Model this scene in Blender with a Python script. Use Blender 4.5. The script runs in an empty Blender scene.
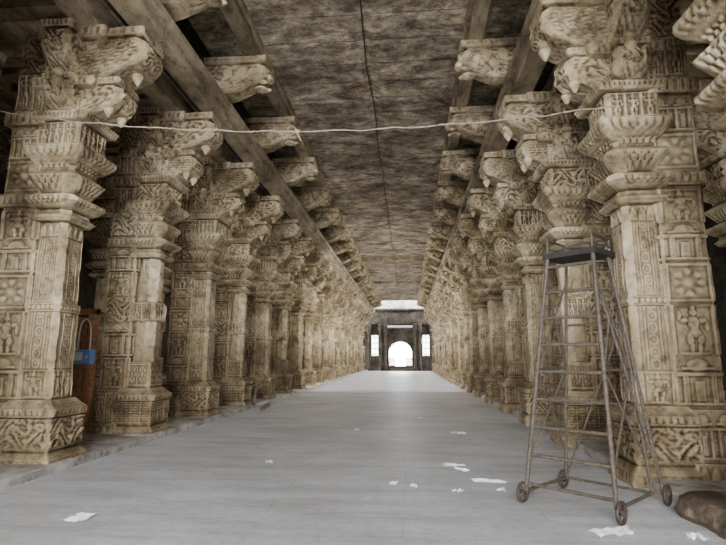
import bpy, math, random
import numpy as np
from mathutils import Vector, Matrix
random.seed(3); np.random.seed(3)
D2R=math.pi/180
C=-0.92           # x of the nave centre line
SP=2.93           # pillar spacing
ENDY=64.0
FPX=505.0
coll=bpy.context.scene.collection

# ---------------------------------------------------------------- materials
def new_mat(name):
    m=bpy.data.materials.new(name); m.use_nodes=True
    nt=m.node_tree; nt.nodes.clear()
    out=nt.nodes.new('ShaderNodeOutputMaterial'); b=nt.nodes.new('ShaderNodeBsdfPrincipled')
    nt.links.new(b.outputs[0],out.inputs[0])
    return m,nt,b
def N(nt,t,**kw):
    n=nt.nodes.new(t)
    for k,v in kw.items():
        if k.startswith('i_'):
            n.inputs[k[2:].replace('_',' ')].default_value=v
        else: setattr(n,k,v)
    return n
def ramp(nt,src,stops):
    r=nt.nodes.new('ShaderNodeValToRGB'); e=r.color_ramp.elements
    e[0].position=stops[0][0]; e[0].color=(*stops[0][1],1)
    e[1].position=stops[-1][0]; e[1].color=(*stops[-1][1],1)
    for p,c in stops[1:-1]:
        q=e.new(p); q.color=(*c,1)
    nt.links.new(src,r.inputs[0]); return r
def mix(nt,mode,fac,a,b):
    m=nt.nodes.new('ShaderNodeMixRGB'); m.blend_type=mode
    for i,v in ((0,fac),(1,a),(2,b)):
        if hasattr(v,'links'): nt.links.new(v,m.inputs[i])
        elif i==0: m.inputs[0].default_value=v
        else: m.inputs[i].default_value=(*v,1)
    return m.outputs[0]

def stone(name,dark,mid,light,point=True,bump=0.4,fine=38,vor=22,stretch=(1,1,1)):
    m,nt,b=new_mat(name)
    tc=N(nt,'ShaderNodeTexCoord'); oi=N(nt,'ShaderNodeObjectInfo')
    mp=N(nt,'ShaderNodeMapping'); mp.inputs['Scale'].default_value=stretch
    nt.links.new(tc.outputs['Object'],mp.inputs[0])
    add=N(nt,'ShaderNodeVectorMath',operation='ADD'); nt.links.new(mp.outputs[0],add.inputs[0])
    sc=N(nt,'ShaderNodeVectorMath',operation='SCALE'); sc.inputs[0].default_value=(17,31,0); nt.links.new(oi.outputs['Random'],sc.inputs['Scale'])
    nt.links.new(sc.outputs[0],add.inputs[1])
    n1=N(nt,'ShaderNodeTexNoise',i_Scale=1.3,i_Detail=9.0,i_Roughness=0.62); nt.links.new(add.outputs[0],n1.inputs['Vector'])
    n2=N(nt,'ShaderNodeTexNoise',i_Scale=fine,i_Detail=5.0,i_Roughness=0.7); nt.links.new(add.outputs[0],n2.inputs['Vector'])
    n3=N(nt,'ShaderNodeTexNoise',i_Scale=6.0,i_Detail=8.0,i_Roughness=0.75); nt.links.new(add.outputs[0],n3.inputs['Vector'])
    v1=N(nt,'ShaderNodeTexVoronoi',i_Scale=vor); nt.links.new(add.outputs[0],v1.inputs['Vector'])
    c=ramp(nt,n1.outputs[0],[(.34,dark),(.47,mid),(.62,light)]).outputs[0]
    st=ramp(nt,n3.outputs[0],[(.34,(.36,.31,.26)),(.48,(.92,.91,.9)),(.66,(1.22,1.2,1.15))]).outputs[0]
    c=mix(nt,'MULTIPLY',.9,c,st)
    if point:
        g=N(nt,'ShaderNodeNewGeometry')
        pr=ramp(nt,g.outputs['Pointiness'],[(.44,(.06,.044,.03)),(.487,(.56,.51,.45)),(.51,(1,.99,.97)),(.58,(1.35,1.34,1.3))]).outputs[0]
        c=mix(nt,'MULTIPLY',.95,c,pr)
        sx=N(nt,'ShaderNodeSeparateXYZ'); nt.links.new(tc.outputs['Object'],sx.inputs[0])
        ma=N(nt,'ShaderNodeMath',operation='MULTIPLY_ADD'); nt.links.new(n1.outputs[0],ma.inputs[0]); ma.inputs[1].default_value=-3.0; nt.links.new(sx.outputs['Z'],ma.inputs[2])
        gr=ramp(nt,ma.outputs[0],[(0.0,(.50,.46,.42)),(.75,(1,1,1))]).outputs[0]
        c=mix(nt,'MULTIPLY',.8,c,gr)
    nt.links.new(c,b.inputs['Base Color']); b.inputs['Roughness'].default_value=.85
    b.inputs['Specular IOR Level'].default_value=.2
    h=N(nt,'ShaderNodeMath',operation='MULTIPLY_ADD'); nt.links.new(v1.outputs['Distance'],h.inputs[0]); h.inputs[1].default_value=-.5
    nt.links.new(n2.outputs[0],h.inputs[2])
    bp=N(nt,'ShaderNodeBump',i_Strength=bump,i_Distance=.02); nt.links.new(h.outputs[0],bp.inputs['Height'])
    nt.links.new(bp.outputs[0],b.inputs['Normal'])
    return m
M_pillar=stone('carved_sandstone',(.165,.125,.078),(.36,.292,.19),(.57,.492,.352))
M_beam=stone('beam_stone',(.13,.10,.066),(.28,.228,.152),(.43,.36,.25),point=False,stretch=(1,.5,1))
M_dark=stone('sooty_stone',(.022,.018,.014),(.045,.037,.029),(.08,.066,.052),point=False)  # very dark brown stone used for the walls
M_kerb=stone('kerb_stone',(.20,.185,.165),(.33,.31,.285),(.45,.43,.40),point=False,bump=.25)
M_rubble=stone('earthy_stone',(.06,.045,.032),(.12,.092,.066),(.19,.15,.11),point=False,bump=.8)

def ceiling_mat():
    m,nt,b=new_mat('ceiling_stained_slabs')
    tc=N(nt,'ShaderNodeTexCoord')
    mp=N(nt,'ShaderNodeMapping'); mp.inputs['Scale'].default_value=(.8,1.3,1); nt.links.new(tc.outputs['Object'],mp.inputs[0])
    n0=N(nt,'ShaderNodeTexNoise',i_Scale=.55,i_Detail=6.0,i_Roughness=.65); nt.links.new(tc.outputs['Object'],n0.inputs['Vector'])
    n1=N(nt,'ShaderNodeTexNoise',i_Scale=1.5,i_Detail=10.0,i_Roughness=.75,i_Distortion=.4); nt.links.new(mp.outputs[0],n1.inputs['Vector'])
    n2=N(nt,'ShaderNodeTexNoise',i_Scale=8.0,i_Detail=8.0,i_Roughness=.8); nt.links.new(mp.outputs[0],n2.inputs['Vector'])
    c=ramp(nt,n1.outputs[0],[(.36,(.085,.066,.044)),(.46,(.24,.193,.134)),(.54,(.42,.348,.25)),(.66,(.72,.635,.50))]).outputs[0]
    l=ramp(nt,n0.outputs[0],[(.35,(.5,.47,.44)),(.5,(1,1,1)),(.65,(1.4,1.38,1.33))]).outputs[0]
    c=mix(nt,'MULTIPLY',.8,c,l)
    s=ramp(nt,n2.outputs[0],[(.36,(.25,.23,.21)),(.5,(.95,.95,.95)),(.68,(1.6,1.6,1.55))]).outputs[0]
    c=mix(nt,'MULTIPLY',.85,c,s)
    bt=N(nt,'ShaderNodeTexBrick'); bt.offset=0; bt.inputs['Scale'].default_value=1; bt.inputs['Brick Width'].default_value=30; bt.inputs['Row Height'].default_value=.85
    bt.inputs['Mortar Size'].default_value=.014; bt.inputs['Mortar Smooth'].default_value=.8; bt.inputs['Color1'].default_value=(1,1,1,1); bt.inputs['Color2'].default_value=(.84,.84,.84,1); bt.inputs['Mortar'].default_value=(.4,.38,.35,1)
    mp2=N(nt,'ShaderNodeMapping'); mp2.inputs['Location'].default_value=(15.,0,0); nt.links.new(tc.outputs['Object'],mp2.inputs[0]); nt.links.new(mp2.outputs[0],bt.inputs['Vector'])
    c=mix(nt,'MULTIPLY',.7,c,bt.outputs[0])
    nt.links.new(c,b.inputs['Base Color']); b.inputs['Roughness'].default_value=.9
    h2=N(nt,'ShaderNodeMath',operation='MULTIPLY_ADD'); nt.links.new(bt.outputs[1],h2.inputs[0]); h2.inputs[1].default_value=-1.; nt.links.new(n2.outputs[0],h2.inputs[2])
    bp=N(nt,'ShaderNodeBump',i_Strength=.8,i_Distance=.07); nt.links.new(h2.outputs[0],bp.inputs['Height']); nt.links.new(bp.outputs[0],b.inputs['Normal'])
    return m
def floor_mat():
    m,nt,b=new_mat('floor_stone_slabs')
    tc=N(nt,'ShaderNodeTexCoord')
    n1=N(nt,'ShaderNodeTexNoise',i_Scale=.6,i_Detail=7.0,i_Roughness=.6); nt.links.new(tc.outputs['Object'],n1.inputs['Vector'])
    n2=N(nt,'ShaderNodeTexNoise',i_Scale=9.0,i_Detail=8.0,i_Roughness=.75); nt.links.new(tc.outputs['Object'],n2.inputs['Vector'])
    n4=N(nt,'ShaderNodeTexNoise',i_Scale=1.0,i_Detail=8.0,i_Roughness=.7); 
    mp=N(nt,'ShaderNodeMapping'); mp.inputs['Scale'].default_value=(.5,3.0,1); nt.links.new(tc.outputs['Object'],mp.inputs[0]); nt.links.new(mp.outputs[0],n4.inputs['Vector'])
    c=ramp(nt,n1.outputs[0],[(.3,(.43,.43,.44)),(.5,(.54,.55,.575)),(.7,(.64,.655,.695))]).outputs[0]
    s=ramp(nt,n2.outputs[0],[(.35,(.70,.68,.65)),(.5,(.97,.97,.97)),(.68,(1.14,1.14,1.14))]).outputs[0]
    c=mix(nt,'MULTIPLY',.75,c,s)
    s4=ramp(nt,n4.outputs[0],[(.38,(.72,.70,.67)),(.55,(1,1,1))]).outputs[0]
    c=mix(nt,'MULTIPLY',.85,c,s4)
    bt=N(nt,'ShaderNodeTexBrick'); bt.inputs['Scale'].default_value=1; bt.inputs['Brick Width'].default_value=2.9; bt.inputs['Row Height'].default_value=.55
    bt.inputs['Mortar Size'].default_value=.016; bt.inputs['Mortar Smooth'].default_value=1; bt.inputs['Color1'].default_value=(1,1,1,1); bt.inputs['Color2'].default_value=(.93,.93,.93,1); bt.inputs['Mortar'].default_value=(.66,.64,.61,1)
    nw=N(nt,'ShaderNodeTexNoise',i_Scale=1.5,i_Detail=2.0); nt.links.new(tc.outputs['Object'],nw.inputs['Vector'])
    wv=N(nt,'ShaderNodeVectorMath',operation='MULTIPLY_ADD'); nt.links.new(nw.outputs['Color'],wv.inputs[0]); wv.inputs[1].default_value=(.12,.12,0); nt.links.new(tc.outputs['Object'],wv.inputs[2])
    nt.links.new(wv.outputs[0],bt.inputs['Vector'])
    c=mix(nt,'MULTIPLY',.6,c,bt.outputs[0])
    nt.links.new(c,b.inputs['Base Color'])
    r=ramp(nt,n2.outputs[0],[(.3,(.36,)*3),(.7,(.54,)*3)]); nt.links.new(r.outputs[0],b.inputs['Roughness'])
    h2=N(nt,'ShaderNodeMath',operation='MULTIPLY_ADD'); nt.links.new(bt.outputs[1],h2.inputs[0]); h2.inputs[1].default_value=-.5; nt.links.new(n2.outputs[0],h2.inputs[2])
    bp=N(nt,'ShaderNodeBump',i_Strength=.35,i_Distance=.010); nt.links.new(h2.outputs[0],bp.inputs['Height']); nt.links.new(bp.outputs[0],b.inputs['Normal'])
    return m
def plain(name,col,rough=.6,metal=0,nscale=12,var=.3,emit=None):
    m,nt,b=new_mat(name)
    tc=N(nt,'ShaderNodeTexCoord'); n=N(nt,'ShaderNodeTexNoise',i_Scale=nscale,i_Detail=5.0); nt.links.new(tc.outputs['Object'],n.inputs['Vector'])
    r=ramp(nt,n.outputs[0],[(.3,tuple(x*(1-var) for x in col)),(.7,tuple(min(1,x*(1+var)) for x in col))])
    nt.links.new(r.outputs[0],b.inputs['Base Color']); b.inputs['Roughness'].default_value=rough; b.inputs['Metallic'].default_value=metal
    return m
M_ceil=ceiling_mat(); M_floor=floor_mat()
M_metal=plain('rusty_painted_steel',(.075,.058,.042),.65,0,30,.6)
M_rust=plain('wheel_rust',(.05,.032,.025),.7,0,25,.4)
M_board=plain('dark_platform_board',(.018,.016,.014),.7,0,20,.4)
M_wood=plain('old_wood',(.45,.22,.11),.6,0,15,.4)
M_oldwood=plain('weathered_wood',(.10,.07,.05),.7,0,15,.4)
M_paper=plain('paper_white',(.85,.86,.87),.7,0,8,.05)
M_rope=plain('coir_rope',(.34,.28,.21),.9,0,40,.3)
M_blue=plain('blue_plastic',(.20,.42,.95),.4,0,6,.1)
M_white=plain('white_plastic',(.85,.85,.85),.4,0,6,.05)
M_green=plain('green_grille_paint',(.10,.30,.14),.5,0,6,.2)
M_red=plain('red_cloth',(.5,.05,.06),.7,0,6,.3)

# ---------------------------------------------------------------- mesh builder
class B:
    def __init__(s): s.v=[];s.f=[];s.n=0;s.mi=[]
    def add(s,v,f,mi=0):
        v=np.asarray(v,float); s.v.append(v)
        for q in f: s.f.append(tuple(int(i)+s.n for i in q))
        s.mi+= [mi]*len(f); s.n+=len(v)
    def box(s,x0,x1,y0,y1,z0,z1,mi=0,bev=0):
        if bev<=0:
            v=[(x,y,z) for z in(z0,z1) for y in(y0,y1) for x in(x0,x1)]
            s.add(v,[(0,2,3,1),(4,5,7,6),(0,1,5,4),(1,3,7,5),(3,2,6,7),(2,0,4,6)],mi)
        else:
            b=bev
            rings=[]
            for z,i in((z0,b),(z0+b,0),(z1-b,0),(z1,b)):
                rings.append([(x0+i+b,y0+i,z),(x1-i-b,y0+i,z),(x1-i,y0+i+b,z),(x1-i,y1-i-b,z),(x1-i-b,y1-i,z),(x0+i+b,y1-i,z),(x0+i,y1-i-b,z),(x0+i,y0+i+b,z)])
            v=[p for r in rings for p in r]; f=[]
            for k in range(3):
                for j in range(8): f.append((k*8+j,k*8+(j+1)%8,(k+1)*8+(j+1)%8,(k+1)*8+j))
            f.append(tuple(range(7,-1,-1))); f.append(tuple(range(24,32)))
            s.add(v,f,mi)
    def ell(s,c,r,n=14,m=10,mi=0,rot=None):
        v=[];f=[]
        for i in range(m+1):
            ph=math.pi*i/m
            for j in range(n):
                th=2*math.pi*j/n
                p=Vector((r[0]*math.sin(ph)*math.cos(th),r[1]*math.sin(ph)*math.sin(th),r[2]*math.cos(ph)))
                if rot is not None: p=rot@p
                v.append(p+Vector(c))
        for i in range(m):
            for j in range(n):
                f.append((i*n+j,(i+1)*n+j,(i+1)*n+(j+1)%n,i*n+(j+1)%n))
        s.add(v,f,mi)
    def tube(s,p0,p1,r,n=10,mi=0,r2=None):
        p0=Vector(p0);p1=Vector(p1);d=(p1-p0).normalized()
        a=d.orthogonal().normalized();b=d.cross(a); r2=r if r2 is None else r2
        v=[];f=[]
        for p,rr in((p0,r),(p1,r2)):
            for j in range(n):
                t=2*math.pi*j/n; v.append(p+a*(rr*math.cos(t))+b*(rr*math.sin(t)))
        for j in range(n): f.append((j,(j+1)%n,n+(j+1)%n,n+j))
        f.append(tuple(range(n-1,-1,-1))); f.append(tuple(range(n,2*n)))
        s.add(v,f,mi)
    def revolve(s,c,prof,n=20,mi=0):
        v=[];f=[]
        for r,z in prof:
            for j in range(n):
                t=2*math.pi*j/n; v.append((c[0]+r*math.cos(t),c[1]+r*math.sin(t),c[2]+z))
        for i in range(len(prof)-1):
            for j in range(n): f.append((i*n+j,i*n+(j+1)%n,(i+1)*n+(j+1)%n,(i+1)*n+j))
        f.append(tuple(range(n-1,-1,-1))); k=(len(prof)-1)*n; f.append(tuple(range(k,k+n)))
        s.add(v,f,mi)
    def mesh(s,name,mats,smooth=True,ang=38):
        me=bpy.data.meshes.new(name)
        me.from_pydata(np.concatenate(s.v).tolist(),[],s.f)
        for m in mats: me.materials.append(m)
        me.polygons.foreach_set('material_index',s.mi)
        me.polygons.foreach_set('use_smooth',[smooth]*len(s.f))
        if smooth: me.set_sharp_from_angle(angle=ang*D2R)
        me.update(); return me
    def obj(s,name,mats,smooth=True,loc=(0,0,0),rot=0,parent=None,ang=38):
        o=bpy.data.objects.new(name,s.mesh(name,mats,smooth,ang)); coll.objects.link(o)
        o.location=loc;o.rotation_euler=(0,0,rot)
        if parent: o.parent=parent
        return o

FIG=[(0,.83,.17,.075,1),(0,.92,.11,.07,.8),(0,.64,.27,.13,.9),(.03,.52,.2,.09,.8),(.05,.43,.3,.09,1),(-.2,.31,.16,.13,.9),(.27,.31,.17,.12,.9),
     (-.14,.14,.11,.12,.8),(.22,.14,.11,.12,.8),(-.42,.68,.2,.05,.7),(.42,.68,.2,.05,.7),(-.62,.78,.09,.1,.7),(.6,.56,.1,.11,.7),(0,.03,.7,.03,.6)]
def pat(kind,s,z,z0,z1,L,a):
    h=z1-z0; t=(z-z0)/h
    n=np.maximum(1,np.round(2*L/a)); w=2*L/n
    x=(((s+L)/w)%1.0-.5)*w
    q=np.abs(x)/w*2
    if kind=='bead':
        r=np.minimum(w,h)/2*.95
        return np.sqrt(np.clip(1-(x**2+(z-(z0+z1)/2)**2)/r**2,0,1))
    if kind=='petal': return np.clip((np.sqrt(np.clip(1-q**2*.98,0,1))-t)*4,0,1)*(1-.6*q**2)
    if kind=='petald': return np.clip((np.sqrt(np.clip(1-q**2*.98,0,1))-(1-t))*4,0,1)*(1-.6*q**2)
    if kind=='dent': return (q<.62)*1.0
    if kind=='flute': return .5+.5*np.cos(2*np.pi*x/w)
    if kind=='lat':
        nz=max(1,round(h/a)); hz=h/nz
        u=x/w; v=((z-z0)/hz)%1-.5
        return np.clip(1-np.minimum(np.abs(u-v),np.minimum(np.abs(u+v),np.abs(np.abs(u)+np.abs(v)-1)))*7,0,1)+.7*np.clip(1-((u)**2+(np.abs(v)-.5)**2)*30,0,1)
    if kind=='ros':
        nz=max(1,round(h/a)); hz=h/nz; v=(((z-z0)/hz)%1-.5)*2; u=x/w*2
        d=np.sqrt(u*u+v*v); th=np.arctan2(v,u)
        return np.exp(-(d/.22)**2)+.8*np.exp(-((d-.58)/.16)**2)*(.55+.45*np.cos(8*th))+.7*np.clip((np.maximum(np.abs(u),np.abs(v))-.86)*14,0,1)
    if kind=='scroll':
        nz=max(1,round(h/a)); hz=h/nz; v=(((z-z0)/hz)%1-.5)*2; u=x/w*2
        d=np.sqrt(u*u+v*v)+1e-6; th=np.arctan2(v,u)
        return (.5+.5*np.cos(2*th+d*9))*np.clip(1.3-d,0,1)
    if kind=='leaf':
        o=np.sin(s*23+2.3*np.sin(z*17+1.7*np.sin(s*9)))*np.sin(z*21+2.1*np.sin(s*15+.7))
        p=np.sin(s*47+3*np.sin(z*31))*np.sin(z*41+2*np.sin(s*37))
        return .5+.5*np.clip(o*1.6,-1,1)+.22*p
    if kind=='fig' or kind=='bigfig':
        u=x/w*2; o=np.zeros_like(z)
        for cx,ct,rx,rt,wt in FIG:
            o=np.maximum(o,wt*np.sqrt(np.clip(1-((u-cx)/rx)**2-((t-ct)/rt)**2,0,1)))
        if kind=='fig':
            o=np.maximum(o,.75*np.clip((np.abs(u)-.82)*16,0,1)); o=np.maximum(o,.75*np.clip((t-.955)*60,0,1))
        return o
    if kind=='pil':
        u=x/w*2
        o=.8*((np.abs(np.abs(u)-.62)<.13)*1.0)*(t<.62)
        o=np.maximum(o,.5*(np.abs(u)<.22)*(t<.5)*(t>.08))
        o=np.maximum(o,1.0*((t>.62)&(t<.7))); o=np.maximum(o,.8*((t>.74)&(t<.80))*(np.abs(u)<.75))
        o=np.maximum(o,.9*np.sqrt(np.clip(1-(u/.5)**2-((t-.84)/.15)**2,0,1))); o=np.maximum(o,.9*(t<.06))
        return o
    if kind=='band':
        u=np.abs(s)/L
        o=.9*(np.abs(u-.90)<.05)+.9*(np.abs(u-.44)<.05)
        zz=(z/.16)%1-.5; r=np.sqrt((zz*2)**2+(u/.34)**2)
        o=o+.45*np.exp(-((r-.75)/.2)**2)+.4*np.exp(-(r/.25)**2)
        return o
    return np.zeros_like(z)

def loft(b,keys,bands,n=40,dz=.013,xf=None,mi=0,rough=.005):
    kz=np.array([k[0] for k in keys],float)
    for i in range(1,len(kz)):
        if kz[i]<=kz[i-1]: kz[i]=kz[i-1]+.002
    z0,z1=kz[0],kz[-1]
    zs=np.unique(np.round(np.concatenate([np.arange(z0,z1,dz),kz]),5))
    X0,X1,HY,CH=[np.interp(zs,kz,[k[i] for k in keys])[:,None] for i in(1,2,3,4)]
    u=np.linspace(-1,1,n)[None,:]
    Ly=np.maximum(HY-CH,.01); Lx=np.maximum((X1-X0)/2-CH,.01); xc=(X0+X1)/2
    o=np.ones_like(u)
    P=[]
    for side in range(4):
        if side==0: s=u*Ly; x=X1*o; y=s; nx,ny=1,0; L=Ly*o
        if side==1: s=u*Lx; x=xc-s; y=HY*o; nx,ny=0,1; L=Lx*o
        if side==2: s=u*Ly; x=X0*o; y=-s; nx,ny=-1,0; L=Ly*o
        if side==3: s=u*Lx; x=xc+s; y=-HY*o; nx,ny=0,-1; L=Lx*o
        zz=zs[:,None]*o
        d=np.zeros_like(zz)
        for bd in bands:
            a0,a1,kind,amp,cell=bd[:5]
            if len(bd)>5 and side not in bd[5]: continue
            m=(zs>=a0-1e-6)&(zs<=a1+1e-6)
            if not m.any(): continue
            d[m]+=amp*pat(kind,s[m],zz[m],a0,a1,L[m],cell)
        fade=np.clip((L-np.abs(s))/.012,0,1)
        er=.7+.3*np.sin(x*3.1+zz*2.3+y*4.7)*np.sin(zz*5.1+x*2.2)
        d=d*fade*er + rough*(np.sin(x*9.1+zz*5.3+y*3)+np.sin(zz*13.7+y*11+x*4)+.6*np.sin(zz*29+x*31)*np.sin(y*33+zz*7))
        P.append(np.stack([x+nx*d,y+ny*d,zz],-1))
    V=np.concatenate(P,1); R=len(zs); M=4*n
    V=V.reshape(-1,3)
    if xf is not None: V=xf(V)
    i=np.arange(R-1)[:,None]*M; j=np.arange(M)[None,:]; j2=(j+1)%M
    F=np.stack([i+j,i+j2,i+M+j2,i+M+j],-1).reshape(-1,4).tolist()
    F.append(list(range(M-1,-1,-1))); F.append(list(range((R-1)*M,R*M)))
    b.add(V,F,mi)

def steps(lst):
    k=[]
    for z0,z1,x0,x1,hy,ch in lst: k+=[(z0,x0,x1,hy,ch),(z1-.004,x0,x1,hy,ch)]
    return k

def colonnette(b,var,xf=None,n=40,dz=.013):
    R=.255; H=.28
    K=[(0,-.45,.47,.44,.02),(.16,-.45,.47,.44,.02),(.2,-.43,.44,.42,.02),(.26,-.4,.38,.38,.02),(.3,-.42,.40,.40,.02),(.74,-.42,.40,.40,.02),
       (.76,-.44,.44,.43,.03),(.86,-.44,.45,.43,.05),(.92,-.38,.36,.38,.05),(.98,-.34,.31,.34,.04)]
    bands=[(.02,.15,'petal',.018,.11),(.32,.72,'leaf' if var!=1 else 'ros',.045,.22),(.77,.86,'petald',.025,.09)]
    if var==0:
        K+=[(1.0,-R,R,H,.05),(2.3,-R,R,H,.05),(2.31,-R-.02,R+.02,H+.02,.05),(2.42,-R-.02,R+.02,H+.02,.05),(2.43,-R+.01,R-.01,H-.01,.07),(3.7,-R+.02,R-.02,H-.02,.07)]
        bands+=[(1.02,1.42,'fig',.03,.3),(1.45,2.28,'band',.014,1),(2.32,2.41,'bead',.025,.075),(2.5,3.45,'band',.014,1),(3.48,3.68,'petal',.03,.12)]
    elif var==1:
        K+=[(1.0,-R,R,H,.03),(1.5,-R,R,H,.03),(1.53,-R+.02,R-.02,H-.03,.15),(2.35,-R+.02,R-.02,H-.03,.15),(2.38,-R,R,H,.04),(2.75,-R,R,H,.04),(2.78,-R+.02,R-.02,H-.03,.15),(3.7,-R+.03,R-.03,H-.04,.15)]
        bands+=[(1.04,1.48,'ros',.03,.3),(2.39,2.74,'fig',.035,.25),(2.82,3.1,'petal',.018,.12),(3.35,3.65,'petald',.025,.08)]
    else:
        K+=[(1.0,-R,R,H,.04),(1.9,-R,R,H,.04),(1.93,-R+.02,R-.02,H-.02,.1),(2.2,-R+.02,R-.02,H-.02,.1),(2.22,-R,R,H,.04),(3.2,-R,R,H,.04),(3.24,-R+.03,R-.03,H-.03,.14),(3.7,-R+.02,R-.02,H-.03,.14)]
        bands+=[(1.04,1.86,'bigfig',.06,.6),(1.95,2.18,'scroll',.03,.12),(2.25,2.7,'ros',.028,.22),(2.72,3.18,'band',.018,1),(3.3,3.6,'flute',.015,.07)]
    K+=[(3.72,-.31,.31,.36,.08),(3.78,-.35,.36,.42,.1),(3.84,-.30,.30,.34,.1),(3.9,-.28,.28,.32,.1),(3.95,-.36,.37,.43,.1),(4.02,-.42,.45,.50,.1),(4.09,-.42,.45,.50,.1),
        (4.12,-.32,.32,.36,.12),(4.17,-.29,.29,.33,.12),(4.24,-.33,.34,.38,.14),(4.36,-.39,.42,.45,.14),(4.44,-.41,.45,.47,.1),(4.5,-.36,.37,.38,.08),
        (4.54,-.31,.31,.33,.05),(4.62,-.31,.32,.34,.05),(4.7,-.36,.43,.42,.04),(4.78,-.42,.50,.49,.03),(4.84,-.43,.53,.51,.02),(4.92,-.43,.53,.51,.02),(4.93,-.34,.38,.37,.03),
        (5.34,-.34,.38,.37,.03),(5.36,-.4,.5,.46,.02),(5.46,-.42,.54,.5,.02)]
    bands+=[(3.96,4.08,'petald',.03,.085),(4.18,4.42,'petald',.03,.1),(4.56,4.68,'bead',.03,.09),(4.72,4.9,'petald',.03,.11),(4.96,5.32,'fig' if var!=1 else 'leaf',.045,.23),(5.37,5.45,'dent',.02,.07)]
    K+=[(5.47,-.4,.36,.32,.03),(5.9,-.4,.38,.32,.03),(5.93,-.45,.55,.44,.02),(6.06,-.45,.6,.48,.02),(6.08,-.4,.45,.31,.03),(6.75,-.4,.5,.31,.03),(6.78,-.45,.7,.44,.02),(6.95,-.45,.75,.48,.02)]
    bands+=[(5.5,5.88,'pil',.035,.25),(5.94,6.05,'petald',.02,.09),(6.12,6.7,'leaf',.045,.2),(6.8,6.94,'dent',.02,.1)]
    loft(b,K,bands,n=n,dz=dz,xf=xf)

def tongue(b,z0,z1,xa,xb,hy,xf=None,kind='leaf'):
    h=z1-z0; d=xb-xa
    K=[(z0,-.1,xa,hy*.75,.03),(z0+.08*h,-.1,xa+.10*d,hy*.9,.03),(z0+.2*h,-.1,xa+.42*d,hy,.04),(z0+.33*h,-.1,xa+.76*d,hy,.06),(z0+.48*h,-.1,xa+.95*d,hy,.07),
       (z0+.62*h,-.1,xb,hy,.07),(z0+.76*h,-.1,xa+.94*d,hy,.06),(z0+.84*h,-.1,xa+.80*d,hy*.92,.04),(z0+.86*h,-.1,xa+.92*d,hy*1.1,.02),(z1,-.1,xa+.95*d,hy*1.12,.02)]
    loft(b,K,[(z0+.1*h,z0+.8*h,kind,.045,min(.24,h*.34)),(z0+.87*h,z1-.01,'dent',.015,.07)],n=30,dz=.014,xf=xf)

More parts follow.
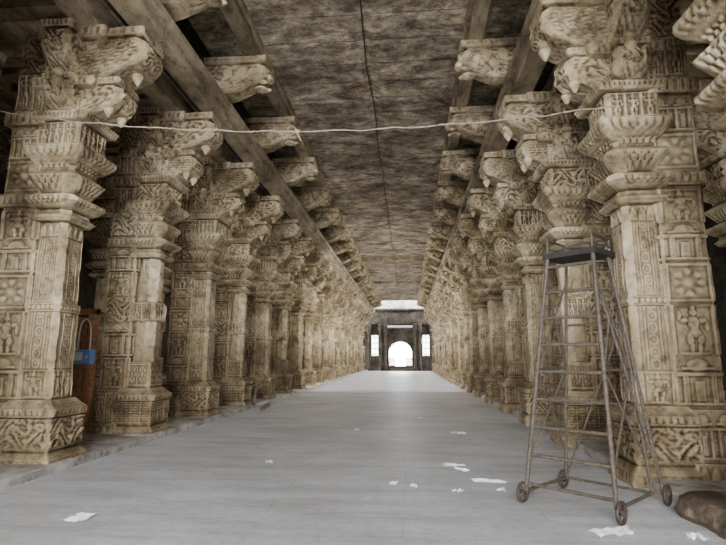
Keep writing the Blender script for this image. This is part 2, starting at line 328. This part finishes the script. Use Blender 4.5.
def pillar(name,var,e):
    b=B()
    colonnette(b,var)
    K=steps([(0,.3,-.90,-.3,.42,.02),(.3,.95,-.86,-.3,.38,.02),(.95,3.95,-.80,-.2,.31,.02),(3.95,4.15,-.85,-.2,.38,.02),(4.15,5.3,-.80,-.2,.33,.02),(5.3,5.5,-.88,-.2,.42,.02),(5.5,6.95,-.80,-.2,.32,.02)])
    pb=[(.04,.28,'petal',.02,.14),(.35,.9,'pil',.04,.3),(1.0,1.6,'pil',.05,.6),(1.64,2.3,'fig',.06,.6),(2.34,2.85,'ros',.045,.6),(2.9,3.4,'pil',.05,.6),(3.43,3.9,'fig',.055,.6),
        (3.97,4.12,'petald',.02,.1),(4.2,4.7,'ros',.04,.6),(4.75,5.25,'pil',.045,.3),(5.32,5.48,'dent',.02,.1),(5.6,6.2,'fig',.04,.3),(6.25,6.9,'leaf',.04,.2)]
    if var==1: pb=[(a,c,{'fig':'pil','pil':'fig','ros':'leaf'}.get(k,k),am,ce) for a,c,k,am,ce in pb]
    loft(b,K,pb,n=50,dz=.016)
    e1=e*.35
    tongue(b,5.44,6.10,.40,.88+e1*.6,.30,kind='ros' if var==1 else 'leaf')
    tongue(b,6.05,6.95,.55,1.22+e1,.34,kind='scroll' if var==0 else 'leaf')
    for sg in(1,-1):
        def xr(V,sg=sg): return np.stack([-V[:,1]*sg+.02,V[:,0]*sg,V[:,2]],1)
        tongue(b,5.5,6.1,.30,.54,.24,xf=xr)
        tongue(b,6.15,6.95,.32,.70,.24,xf=xr)
        b.revolve((.05,.52*sg,5.98),[(.02,-.12),(.07,-.06),(.09,0),(.06,.06),(.1,.12),(.05,.2)],16)
    for yy in(-.18,.18):
        b.revolve((.74,yy,5.62),[(.015,-.15),(.06,-.08),(.085,-.02),(.06,.04),(.09,.09),(.05,.2)],16)
    b.revolve((1.08,0,6.28),[(.015,-.17),(.07,-.09),(.10,-.02),(.07,.05),(.11,.1),(.06,.25)],16)
    h0=7.36
    K=[(h0,-1.0,.95+e,.26,.03),(h0+.10,-1.0,1.1+e,.26,.03),(h0+.13,-1.0,1.32+e,.23,.05),(h0+.24,-1.0,1.55+e,.24,.07),(h0+.36,-1.0,1.82+e,.25,.08),(h0+.5,-1.0,2.02+e,.26,.09),(h0+.64,-1.0,2.08+e,.26,.09),
       (h0+.74,-1.0,1.98+e,.25,.06),(h0+.78,-1.0,1.86+e,.25,.04),(h0+.79,-1.0,2.0+e,.33,.02),(h0+.92,-1.0,2.04+e,.35,.02)]
    loft(b,K,[(h0+.16,h0+.74,'leaf' if var else 'scroll',.05,.27),(h0+.8,h0+.9,'dent',.015,.1)],n=56,dz=.015)
    for sy in(1,-1):
        for x,y,z,rx,ry,rz in((1.86,.23,.60,.07,.06,.07),(1.68,.24,.52,.11,.08,.12),(1.5,.24,.60,.12,.07,.13),(1.34,.24,.42,.12,.07,.12),(1.95,.18,.36,.10,.06,.05),(1.15,.24,.58,.12,.06,.12)):
            b.ell((x+e,y*sy,h0+z),(rx,ry,rz))
    b.ell((2.06+e,0,h0+.52),(.09,.16,.09)); b.ell((1.86+e,0,h0+.28),(.16,.16,.05))
    if var==2:
        loft(b,[(.7,.2,.5,.3,.05),(.85,.2,.58,.30,.03),(.95,.2,.60,.30,.02),(1.0,.2,.60,.30,.02)],[(.86,.94,'petald',.02,.09)],n=24)
        loft(b,[(1.0,.1,.32,.23,.02),(2.75,.1,.32,.23,.02)],[(1.0,2.72,'bigfig',.24,.6,(0,))],n=50,dz=.02)
        loft(b,[(2.75,.2,.45,.26,.04),(2.85,.2,.52,.28,.02),(2.95,.2,.5,.26,.05)],[(2.76,2.85,'petald',.02,.09)],n=24)
    return b.mesh(name,[M_pillar])
def aisle_pillar():
    b=B(); colonnette(b,1,n=30,dz=.02)
    tongue(b,5.44,6.10,.40,.88,.30); tongue(b,6.05,6.95,.55,1.22,.34)
    def xo(V): return V*np.array([-1,-1,1])
    tongue(b,5.44,6.10,.40,.88,.30,xf=xo); tongue(b,6.05,6.95,.55,1.22,.34,xf=xo)
    return b.mesh('aisle_pillar_mesh',[M_pillar])
EL=.45
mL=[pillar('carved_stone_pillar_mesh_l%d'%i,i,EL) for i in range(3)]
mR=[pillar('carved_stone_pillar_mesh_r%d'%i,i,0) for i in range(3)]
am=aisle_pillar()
NP=20
YL=7.5; YR=7.35
PX={-1:C-4.18-EL,1:C+4.18}
for side in(-1,1):
    meshes=mL if side<0 else mR
    for i in range(-1,NP):
        y=(YL if side<0 else YR)+i*SP
        if y>ENDY-2.0: continue
        if i>=8 and (i+(side>0))%2==0: me=meshes[2]
        else: me=meshes[i%2]
        o=bpy.data.objects.new('carved_stone_pillar',me); coll.objects.link(o)
        o.location=(PX[side],y,0); o.rotation_euler=(0,0,0 if side<0 else math.pi)
        o=bpy.data.objects.new('aisle_pillar',am); coll.objects.link(o)
        o.location=(C+side*7.5,y,.1); o.rotation_euler=(0,0,0 if side<0 else math.pi)

# ---------------------------------------------------------------- shell
Y0=-7.0
b=B(); b.box(-16,14,Y0-20,ENDY+30,-.3,0); b.obj('floor',[M_floor],False)
for side,nm in((-1,'left'),(1,'right')):
    b=B()
    k0=3.72+(EL-.1 if side<0 else .16)
    xa,xb=C+side*k0,C+side*9.2; xm=C+side*(k0+.55)
    y=Y0
    while y<ENDY-.2:
        l=random.uniform(1.6,2.6); y2=min(y+l,ENDY-.02)
        b.box(min(xa,xm),max(xa,xm),y+.006,y2-.006,-.02,.12+random.uniform(-.008,.008),0,.015); y=y2
    b.box(min(xm,xb),max(xm,xb),Y0,ENDY-.02,-.02,.11)
    b.obj('kerb_platform_'+nm,[M_kerb],False)
    b=B()
    def bx(ta,tb,z0,z1,ya=Y0,yb=ENDY-1.6,bev=0):
        a,c=C+side*ta,C+side*tb; b.box(min(a,c),max(a,c),ya,yb,z0,z1,0,bev)
    ys=[(YL if side<0 else YR)+i*SP for i in range(-5,NP+1)]
    for ya,yb in zip(ys,ys[1:]):
        if yb<Y0 or ya>ENDY-2: continue
        ya=max(ya,Y0); yb=min(yb,ENDY-1.6)
        bx(3.12,3.55,6.95,7.16,ya+.006,yb-.006,.02); bx(3.02,3.55,7.16,7.36,ya+.004,yb-.004,.02)
        bx(2.30,2.62,8.28,8.44,ya+.006,yb-.006,.02); bx(2.22,2.7,8.44,8.6,ya+.005,yb-.005,.02)
        bx(4.0,4.4,6.95,7.36,ya+.006,yb-.006,.02); bx(7.3,7.7,7.05,7.36,ya+.006,yb-.006,.02)
    b.obj('stone_beam_'+nm,[M_beam],False)
    b=B(); bx(3.56,3.9,7.3,8.62); b.obj('wall_clerestory_'+nm,[M_dark],False)
    b=B(); bx(3.6,9.4,7.38,7.6)
    for yc in ys:
        for dy in(-1.15,-.62,.62,1.15):
            if Y0<yc+dy<ENDY-4: bx(4.4,7.3,7.1,7.38,yc+dy-.16,yc+dy+.16); bx(7.7,9.2,7.1,7.38,yc+dy-.16,yc+dy+.16)
    b.obj('ceiling_aisle_'+nm,[M_beam],False)
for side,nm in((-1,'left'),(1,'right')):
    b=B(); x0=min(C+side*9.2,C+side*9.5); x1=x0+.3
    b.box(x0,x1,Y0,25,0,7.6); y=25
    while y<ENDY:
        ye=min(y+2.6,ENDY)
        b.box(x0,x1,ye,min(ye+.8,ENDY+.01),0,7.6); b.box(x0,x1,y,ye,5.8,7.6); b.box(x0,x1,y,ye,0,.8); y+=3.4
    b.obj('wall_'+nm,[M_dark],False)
b=B()
for side in(-1,1):
    a,c=C+side*4.4,C+side*9.5; b.box(min(a,c),max(a,c),Y0-.5,Y0,0,7.6)
b.obj('wall_front',[M_dark],False)  # unseen, added behind the camera to keep entrance light out of the aisles
nx,ny=40,460
CE=ENDY-1.9
xs=np.linspace(C-3.6,C+3.6,nx); ysn=np.linspace(Y0,CE,ny)
XX,YY=np.meshgrid(xs,ysn)
rg=np.random.rand(ny,nx)*.02
slab=np.floor((YY+.0)/.85); rs=np.random.RandomState(5).rand(200)*.045
ZZ=8.6-rs[(slab+20).astype(int)]-rg
ZZ[np.abs(XX-C-.05)<.1]+=.06
V=np.stack([XX,YY,ZZ],-1).reshape(-1,3)
i=np.arange(ny-1)[:,None]*nx; j=np.arange(nx-1)[None,:]
F=np.stack([i+j,i+nx+j,i+nx+j+1,i+j+1],-1).reshape(-1,4).tolist()
b=B(); b.add(V,F); b.box(C-3.9,C+3.9,Y0,CE,8.66,8.9)
b.obj('ceiling',[M_ceil],False)
b=B()
for k in range(70):
    y=Y0+k*1.0
    if y<CE-1: b.tube((C+.06+.03*math.sin(k*1.3),y,8.53),(C+.06+.03*math.sin((k+1)*1.3),y+1.0,8.53),.015,6)
b.obj('ceiling_conduit',[M_board])
b=B(); b.box(C-2.3,C+2.3,34.5,35,8.3,8.6,0,.03); b.box(C-2.3,C+2.3,46,46.4,8.35,8.6,0,.03); b.obj('cross_beam',[M_beam],False)

# ---------------------------------------------------------------- far end gate wall
b=B(); G=ENDY
def wb(x0,x1,z0,z1,y0=G,y1=G+.5,mi=0): b.box(C+x0,C+x1,y0,y1,z0,z1,mi)
wb(-12,-4.1,0,8.3); wb(4.1,12,0,8.3); wb(-4.1,4.1,4.7,7.75); wb(-4.1,4.1,7.75,9.5,G,G+.5,1)
wb(-2.75,-1.6,0,4.7); wb(1.6,2.75,0,4.7); wb(-4.1,-3.65,0,4.7); wb(3.65,4.1,0,4.7)
wb(-3.65,-2.75,0,1.9); wb(2.75,3.65,0,1.9)
wb(-1.6,1.6,0,.6); wb(-2,2,0,.3,G-.6,G); wb(-3.65,-2.75,4.4,4.7); wb(2.75,3.65,4.4,4.7)
seg=14
for k in range(seg):
    a0=math.pi*k/seg;a1=math.pi*(k+1)/seg
    x0,x1=1.42*math.cos(a0),1.42*math.cos(a1); z=2.4+1.2*min(math.sin(a0),math.sin(a1))
    b.box(C+min(x0,x1),C+max(x0,x1),G+.05,G+.45,z,4.7)
wb(-1.6,-1.42,.6,4.7,G+.05,G+.45); wb(1.42,1.6,.6,4.7,G+.05,G+.45)
wb(-4.1,4.1,5.8,6.0,G-.25,G); wb(-4.1,4.1,7.55,7.75,G-.3,G)
for sx in(-1,1):
    for px in(1.85,2.45,3.9): 
        b.revolve((C+sx*px,G-.3,0),[(.22,0),(.22,.4),(.14,.5),(.13,4.4),(.2,4.7),(.3,5.0),(.3,5.6),(.2,5.8)],12)
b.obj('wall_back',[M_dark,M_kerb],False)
b=B()
for sx in(-3.2,3.2):
    for k in range(6): b.box(C+sx-.44+k*.165,C+sx-.35+k*.165,G+.1,G+.16,1.9,4.4)
    for k in range(4): b.box(C+sx-.45,C+sx+.45,G+.1,G+.16,2.0+k*.7,2.1+k*.7)
b.obj('window_1',[M_green],False)
b=B()
for sx in(-1,1):
    for k in range(6): b.tube((C+sx*(1.36-k*.13),G+.2,.6),(C+sx*(1.36-k*.13),G+.2,1.6),.05,6)
    b.tube((C+sx*1.4,G+.2,1.55),(C+sx*.65,G+.2,1.55),.05,6); b.tube((C+sx*1.4,G+.2,.66),(C+sx*.65,G+.2,.66),.05,6)
b.obj('door_1',[M_red])
b=B(); b.box(C-1.6,C+1.6,G-.34,G-.29,5.5,5.6)
for k in range(16): b.add([(C-1.6+k*.2,G-.31,5.5),(C-1.42+k*.2,G-.31,5.5),(C-1.51+k*.2,G-.31,5.25)],[(0,1,2)])
b.obj('bunting_of_white_flags',[M_white],False)

# ---------------------------------------------------------------- rolling ladder scaffold
par=bpy.data.objects.new('rolling_scaffold_ladder',None); coll.objects.link(par)
cx,cy=1.98,6.12
a=Vector((.73,-.683,0)); d=Vector((.683,.73,0))
def P(u,v,z): return Vector((cx,cy,0))+a*u+d*v+Vector((0,0,z))
TZ=2.80
b=B(); r=.019
bf={}
for su in(-1,1):
    f0=P(su*.49,-.48,.14); f1=P(su*.27+.04,-.16,TZ)
    r0=P(su*.49,.46,.14); r1=P(su*.27+.04,.30,TZ)
    bf[su]=(f0,f1,r0,r1)
    b.tube(f0,f1,.024); b.tube(r0,r1,r)
    b.tube(f0,r0,r)
    b.tube(f1,f1+Vector((0,0,.2)),r*.8); b.tube(r1,r1+Vector((0,0,.2)),r*.8)
    b.tube(f1+Vector((0,0,.2)),r1+Vector((0,0,.2)),r*.8); b.tube(f1+Vector((0,0,.1)),r1+Vector((0,0,.1)),r*.6)
    for t0,t1 in((.12,.5),(.5,.12),(.5,.9),(.9,.5)):
        b.tube(f0.lerp(f1,t0),r0.lerp(r1,t1),r*.6)
    b.tube(f0.lerp(f1,.5),r0.lerp(r1,.5),r*.7)
b.tube(bf[-1][3]+Vector((0,0,.2)),bf[1][3]+Vector((0,0,.2)),r*.8)
for k in range(9):
    t=.03+k*.115
    b.tube(bf[-1][0].lerp(bf[-1][1],t),bf[1][0].lerp(bf[1][1],t),r)
for t in(.0,.35,.7): b.tube(bf[-1][2].lerp(bf[-1][3],t),bf[1][2].lerp(bf[1][3],t),r*.8)
b.tube(bf[-1][2].lerp(bf[-1][3],.0),bf[1][2].lerp(bf[1][3],.7),r*.6)
E=P(.56,.58,.14)
b.tube(P(.31,.2,TZ+.1),E,r); b.tube(P(.31,-.1,TZ-.4),E+Vector((0,0,.06)),r*.8); b.tube(P(.49,.46,.16),E,r)
b.obj('steel_frame',[M_metal],parent=par)
b=B()
pts=[P(-.28,-.20,TZ),P(.36,-.20,TZ),P(.36,.34,TZ),P(-.28,.34,TZ)]
v=[p+Vector((0,0,-.03)) for p in pts]+[p+Vector((0,0,.035)) for p in pts]
b.add(v,[(3,2,1,0),(4,5,6,7),(0,1,5,4),(1,2,6,5),(2,3,7,6),(3,0,4,7)]); b.obj('platform_board',[M_board],False,parent=par)
b=B()
def wheel(c,ax,R=.115):
    ax=Vector(ax).normalized(); p=ax.orthogonal().normalized(); q=ax.cross(p); n=22
    for k in range(n):
        t0=2*math.pi*k/n;t1=2*math.pi*(k+1)/n
        b.tube(c+p*R*math.cos(t0)*.86+q*R*math.sin(t0)*.86,c+p*R*math.cos(t1)*.86+q*R*math.sin(t1)*.86,.018,6)
    for k in range(5):
        t0=2*math.pi*k/5; b.tube(c,c+p*R*.82*math.cos(t0)+q*R*.82*math.sin(t0),.01,5)
    b.tube(c-ax*.035,c+ax*.035,.03,10)
for u,v in((-.53,-.48),(.53,-.48),(-.53,.46),(.60,.58)): wheel(P(u,v,.117),a)
b.obj('wheels',[M_rust],parent=par)

# ---------------------------------------------------------------- ropes
def cable(name,p0,p1,sag,r,mat,n=40,knot=None):
    b=B(); p0=Vector(p0);p1=Vector(p1); pr=None
    for k in range(n+1):
        t=k/n; p=p0.lerp(p1,t); p.z-=sag*4*t*(1-t); p.z+=.012*math.sin(k*1.7); p.y+=.01*math.sin(k*2.3)
        if pr is not None: b.tube(pr,p,r,6)
        if knot is not None and k==knot:
            b.ell(p,(.05,.035,.035),8,6); b.tube(p,p+Vector((.05,0,-.14)),r,6); b.tube(p,p+Vector((-.04,0,.07)),r,6)
        pr=p
    return b.obj(name,[mat])
cable('rope_across_nave',(-6.3,6.6,5.30),(C+3.75,6.6,4.95),.36,.009,M_rope,knot=21)
cable('rope_across_nave',(C-3.8,19.4,5.3),(C+3.8,19.1,5.3),.12,.010,M_rope)

# ---------------------------------------------------------------- slatted gate and switch box on the left
gy=YL+SP-.35; gx=PX[-1]-.90
b=B()
for k in range(8):
    x=gx-.1-k*.13
    b.box(x-.10,x,gy-.02,gy+.02,.14,2.45,0,.006)
for z in(.3,.85,1.4,1.95,2.35): b.box(gx-1.12,gx-.02,gy-.06,gy-.018,z,z+.07)
b.box(gx-.1,gx,gy-.05,gy+.06,.12,2.6); b.box(gx-1.2,gx-1.1,gy-.05,gy+.06,.12,2.6); b.box(gx-1.2,gx,gy-.05,gy+.05,2.5,2.62)
b.obj('wooden_slat_gate',[M_wood],False)
par2=bpy.data.objects.new('electrical_switch_box',None); coll.objects.link(par2)
b=B(); bx0,by0=gx-.14,gy-.14
b.box(bx0-.2,bx0+.2,by0-.1,by0+.06,1.47,1.77,0,.02); b.box(bx0-.16,bx0+.02,by0-.125,by0-.095,1.55,1.71,1); b.ell((bx0+.11,by0-.105,1.62),(.035,.03,.035),mi=1)
b.obj('box_body',[M_blue,M_white],False,parent=par2)
b=B(); pr=None
for k in range(13):
    t=k/12; p=Vector((bx0-.14+.26*(.5-.5*math.cos(math.pi*t)),by0-.03,1.77+.62*math.sin(math.pi*t)**.5))
    if pr is not None: b.tube(pr,p,.016,6)
    pr=p
b.obj('cable_loop',[M_white],parent=par2)

b=B()
b.tube((C-3.9,15.9,.18),(C-4.0,16.5,.75),.05,6); b.tube((C-3.6,15.7,.06),(C-3.7,16.9,.08),.06,6)
b.obj('old_wooden_beams',[M_oldwood],False)
b=B(); loft(b,[(0,-.42,.42,.52,.08),(.06,-.46,.45,.56,.1),(.16,-.43,.44,.54,.12),(.22,-.36,.38,.45,.15)],[],n=30,dz=.01,rough=.02)
o=b.obj('rough_stone_slab',[M_rubble],loc=(3.22,5.45,0),rot=.12)

# ---------------------------------------------------------------- litter
b=B()
L=[(.66,8.0,.34,.09),(1.02,7.0,.42,.08),(1.05,11.3,.3,.12),(-3.3,5.15,.2,.13),(1.85,5.15,.42,.09),(2.45,4.65,.26,.13),(2.55,5.1,.14,.08),(-1.15,11.6,.12,.12),(-2.15,8.0,.10,.08),(.58,6.5,.12,.06),(.05,6.7,.08,.06),(.75,7.7,.2,.05),(-.2,6.8,.08,.05),(1.1,6.6,.10,.05),(.3,14,.12,.08)]
for x,y,w,h in L:
    n=7; an=random.uniform(-.5,.5); V=[];F=[]
    for i in range(n):
        for j in range(n):
            u=(i/(n-1)-.5)*w; v=(j/(n-1)-.5)*h*2
            u*=1+random.uniform(-.2,.2); v*=1+random.uniform(-.2,.2)
            V.append((x+u*math.cos(an)-v*math.sin(an),y+u*math.sin(an)+v*math.cos(an),.012+random.uniform(0,.035)))
    for i in range(n-1):
        for j in range(n-1): F.append((i*n+j,(i+1)*n+j,(i+1)*n+j+1,i*n+j+1))
    b.add(V,F)
b.obj('paper_litter',[M_paper],False)

# ---------------------------------------------------------------- light
w=bpy.data.worlds.new('World'); bpy.context.scene.world=w; w.use_nodes=True
bg=w.node_tree.nodes['Background']; bg.inputs[0].default_value=(.95,.975,1,1); bg.inputs[1].default_value=25.0
def area(name,loc,rot,sx,sy,e,col=(1,1,1)):
    l=bpy.data.lights.new(name,'AREA'); l.shape='RECTANGLE'; l.size=sx;l.size_y=sy;l.energy=e;l.color=col
    o=bpy.data.objects.new(name,l); coll.objects.link(o); o.location=loc; o.rotation_euler=rot; return o
for y,e in((30,600),(44,300)):  # added fill lamps in the aisles, standing in for side daylight
    area('court_daylight',(C-9.0,y,3.4),(0,-90*D2R,0),4.5,10,e,(1,.95,.88))
    area('court_daylight',(C+9.0,y,3.4),(0,90*D2R,0),4.5,10,e,(1,.95,.88))
for y in(14.5,20.5):  # added fill lamps below the closed aisle roof, no opening above them
    area('skylight_well',(C-5.9,y,7.0),(0,-38*D2R,0),1.2,4,130,(1,.97,.92))
    area('skylight_well',(C+5.9,y,7.0),(0,38*D2R,0),1.2,4,130,(1,.97,.92))

cam=bpy.data.cameras.new('camera'); co=bpy.data.objects.new('camera',cam); coll.objects.link(co)
cam.sensor_width=36; cam.lens=FPX/726*36; cam.clip_end=300
co.location=(0,0,1.6); co.rotation_euler=((90+9.6)*D2R,0,5.0*D2R)
bpy.context.scene.camera=co
